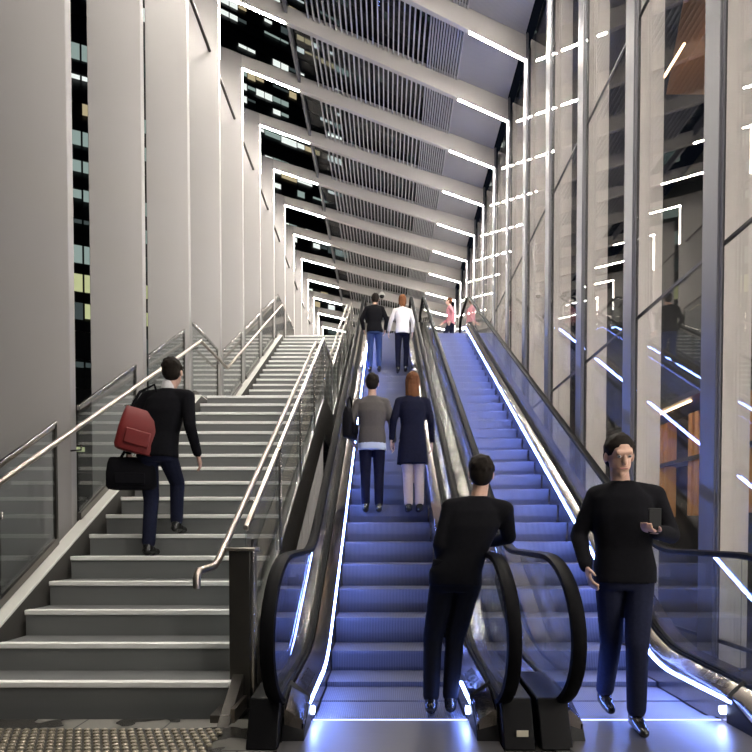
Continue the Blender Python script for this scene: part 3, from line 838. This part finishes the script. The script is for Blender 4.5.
    if hair_len:
        b.cap(H(0, -.05, .02), H(0.01, -.085, -hair_len), .080, .042, 14, .7)
        for q in range(7): b.cap(H(-.05 + .017 * q, -.075, -.02), H(-.055 + .019 * q, -.085 - .01 * (q % 2), -hair_len - .03 - .025 * (q % 3)), .022, .009)
        for sx in (-1, 1): b.cap(H(sx * .06, -.03, .0), H(sx * .065, -.03, -hair_len * .8), .035, .025)
    rh = random.Random(len(label))
    for q in range(60):
        u = rh.uniform(0, 2 * PI); v = rh.uniform(-.25, 1.0)
        c_ = math.sqrt(max(0, 1 - v * v))
        if math.sin(u) * c_ > .55 and v < .75: continue
        b.ball(H(.080 * c_ * math.cos(u), -.022 + .092 * c_ * math.sin(u), .040 + .088 * v), rh.uniform(.010, .016), n=8, m=6)
    remesh(b, 'hair', hair, t, 0.008, 2)
    for sx in (-1, 1):
        MB().ball(H(sx * .030, .079, .014), .011, .009, .009).make('eye', 'eye', t)
        MB().ball(H(sx * .030, .0865, .014), .0052, .004, .0052).make('iris', 'ink', t)
    MB().cap(H(-.019, .0895, -.054), H(.019, .0895, -.054), .0045, .0045, 8).make('lips', 'lip', t)
    return t

step_z = lambda y: max(0.0, ESL * (y - EB))
# man climbing the stairs with bags
man = person('person in a dark suit climbing the staircase with a red bag at the side', (-2.15, 5.62, 5 * RISE), R(-4), 1.06,
       dict(head=(.14, .06, 1.61), neck=(.11, .03, 1.46), chest=(.07, .02, 1.24), pelvis=(.02, 0, .93), sl=(-.07, .02, 1.40), sr=(.285, .02, 1.40),
            el=(-.22, -.05, 1.14), wl=(-.26, .03, .92), er=(.32, -.02, 1.13), wr=(.34, .10, .90),
            hl=(-.07, 0, .92), hr=(.10, 0, .92), kl=(-.06, .04, .50), al=(-.06, -.02, .085), kr=(.10, .22, .66), ar=(.10, .20, .285)),
       'suit', 'darkjeans', 'hair_d', collar=True)
def bag(name, label, loc, rz, w, d, h, m, strap, ms):
    t = thing(name, label, 'bag', loc, None, rz)
    b = MB()
    n = 10
    def ring(z, sx, sy):
        return [(sx * w / 2 * (abs(math.cos(a)) ** .45) * (1 if math.cos(a) > 0 else -1), sy * d / 2 * (abs(math.sin(a)) ** .45) * (1 if math.sin(a) > 0 else -1), z) for a in [2 * PI * q / 24 for q in range(24)]]
    b.rings([ring(0, .80, .75), ring(.02 * h, .92, .9), ring(.10 * h, 1.0, 1.0), ring(.5 * h, 1.0, 1.0), ring(.8 * h, .95, .85), ring(.95 * h, .90, .5), ring(h, .86, .3)])
    b.make('bag_body', m, t)
    for s_ in strap:
        MB().tube([Vector(p) for p in s_], 0.013, 8).make('strap', ms, t)
    b = MB(); b.box(-w * .30, w * .30, -d / 2 - .022, -d / 2 + .01, h * .15, h * .5); b.make('pocket', m, t, bevel=0.012)
    return t
bag('shoulder_bag', 'red leather bag hanging at the left side of the climbing person', (-2.30, 5.50, 1.93), R(20), .36, .15, .40, 'red',
    [[(-.12, 0, .38), (-.08, 0, .55), (0.02, .02, .66), (.10, 0, .52), (.12, 0, .38)]], 'suit').rotation_euler = (0, R(14), R(20))
bag('travel_bag', 'black bag held low under the red bag on the stairs', (-2.36, 5.60, 1.60), R(10), .44, .18, .30, 'suit',
    [[(-.1, 0, .29), (-.06, 0, .36), (.0, 0, .40), (.07, 0, .36), (.1, 0, .29)]], 'suit')

y = 7.35
person('person in a grey brown jacket over a pale shirt standing on the left escalator', (-.18, y, step_z(y) + .01), 0, .96,
       dict(el=(-.27, -.03, 1.14), wl=(-.24, .06, .92), er=(.25, .0, 1.13), wr=(.27, .08, .91), kl=(-.085, .02, .5), kr=(.085, .02, .5), al=(-.085, 0, .085), ar=(.085, 0, .085)),
       'greyj', 'navy', 'hair_d', shirt='paleblue')
person('person with brown hair in a long dark coat beside the grey brown jacket', (.31, y, step_z(y) + .01), R(4), .97,
       dict(el=(-.24, -.03, 1.14), wl=(-.26, .04, .92), kl=(-.06, .02, .5), kr=(.085, .0, .5), al=(-.05, 0, .085), ar=(.085, -.02, .085)),
       'navy', 'beigeleg', 'hair_b', hair_len=.20, coat=.26, female=True, skin='skin2')
bag('handbag', 'dark handbag on the left shoulder of the grey brown jacket wearer', (-.45, y - .02, step_z(y) + .90), R(70), .26, .12, .36, 'suit',
    [[(-.08, 0, .35), (-.05, 0, .46), (.0, 0, .50), (.05, 0, .46), (.08, 0, .35)]], 'suit')
y = 13.0
person('person in a black jacket and blue jeans near the top of the left escalator', (-.27, y, step_z(y) + .01), 0, .97,
       dict(head=(.02, .05, 1.60), el=(-.28, .0, 1.15), wl=(-.24, .12, .98), er=(.27, .0, 1.15), wr=(.24, .12, .98), kl=(-.09, .02, .5), kr=(.10, .10, .53), ar=(.10, .06, .12)),
       'suit', 'jeans', 'hair_d')
person('person with auburn hair in a white top near the top of the left escalator', (.33, y, step_z(y) + .01), R(3), .94,
       dict(el=(-.26, .02, 1.16), wl=(-.30, .10, .96), er=(.24, .0, 1.15), wr=(.24, .1, .95), kr=(.10, .10, .53), ar=(.08, .08, .12)),
       'whitetop', 'navy', 'hair_a', hair_len=.10, female=True, skin='skin2')
person('person in a pink shirt striding across the upper floor', (1.95, 18.55, HTOP), R(75), .95,
       dict(head=(0, .07, 1.60), neck=(0, .04, 1.45), chest=(0, .02, 1.24), kl=(-.09, .20, .52), al=(-.09, .26, .09), kr=(.09, -.02, .48), ar=(.09, -.30, .14),
            el=(-.22, -.12, 1.14), wl=(-.22, -.02, .92), er=(.22, .10, 1.14), wr=(.2, .26, 1.02)),
       'pink', 'darkjeans', 'hair_b', female=True, skin='skin2')
# man stepping off the right escalator towards the camera
person('person in a black coat and dark jeans stepping off the right escalator', (1.46, 3.70, .014), R(180 - 8), 1.03,
       dict(head=(.05, .06, 1.60), neck=(.03, .02, 1.46), look=(-.12, 1, -.30), chest=(.02, 0, 1.24),
            kr=(.06, -.06, .50), ar=(.06, -.22, .13), kl=(-.05, .10, .50), al=(-.06, .06, .085),
            el=(-.25, .03, 1.14), wl=(-.10, .24, 1.16), er=(.26, -.04, 1.14), wr=(.24, .12, .95)),
       'suit', 'darkjeans', 'hair_d')
t = thing('phone', 'dark phone held by the person stepping off the right escalator', 'phone', (1.495, 3.37, 1.25), None, R(0))
MB().box(-.036, .036, -.005, .005, -.05, .09).make('phone_body', 'black', t, bevel=0.004)
MB().box(-.032, .032, .0052, .0062, -.04, .08).make('phone_screen', 'seal', t)
# figure leaning on the middle handrail
person('person in dark clothes at the foot of the left escalator leaning on its right handrail', (.35, 3.95, .02), R(-6), .98,
       dict(pelvis=(.10, 0, .93), chest=(.21, .02, 1.23), neck=(.25, .04, 1.45), head=(.27, .07, 1.60), sl=(.07, .02, 1.39), sr=(.42, .02, 1.37),
            hl=(.02, 0, .92), hr=(.19, 0, .91), kl=(-.05, .03, .50), kr=(.10, .05, .5), al=(-.06, -.02, .085), ar=(.07, .02, .085),
            el=(.0, -.04, 1.13), wl=(.03, .08, .93), er=(.46, .12, 1.18), wr=(.36, .34, 1.14)),
       'suit', 'suit', 'hair_d')
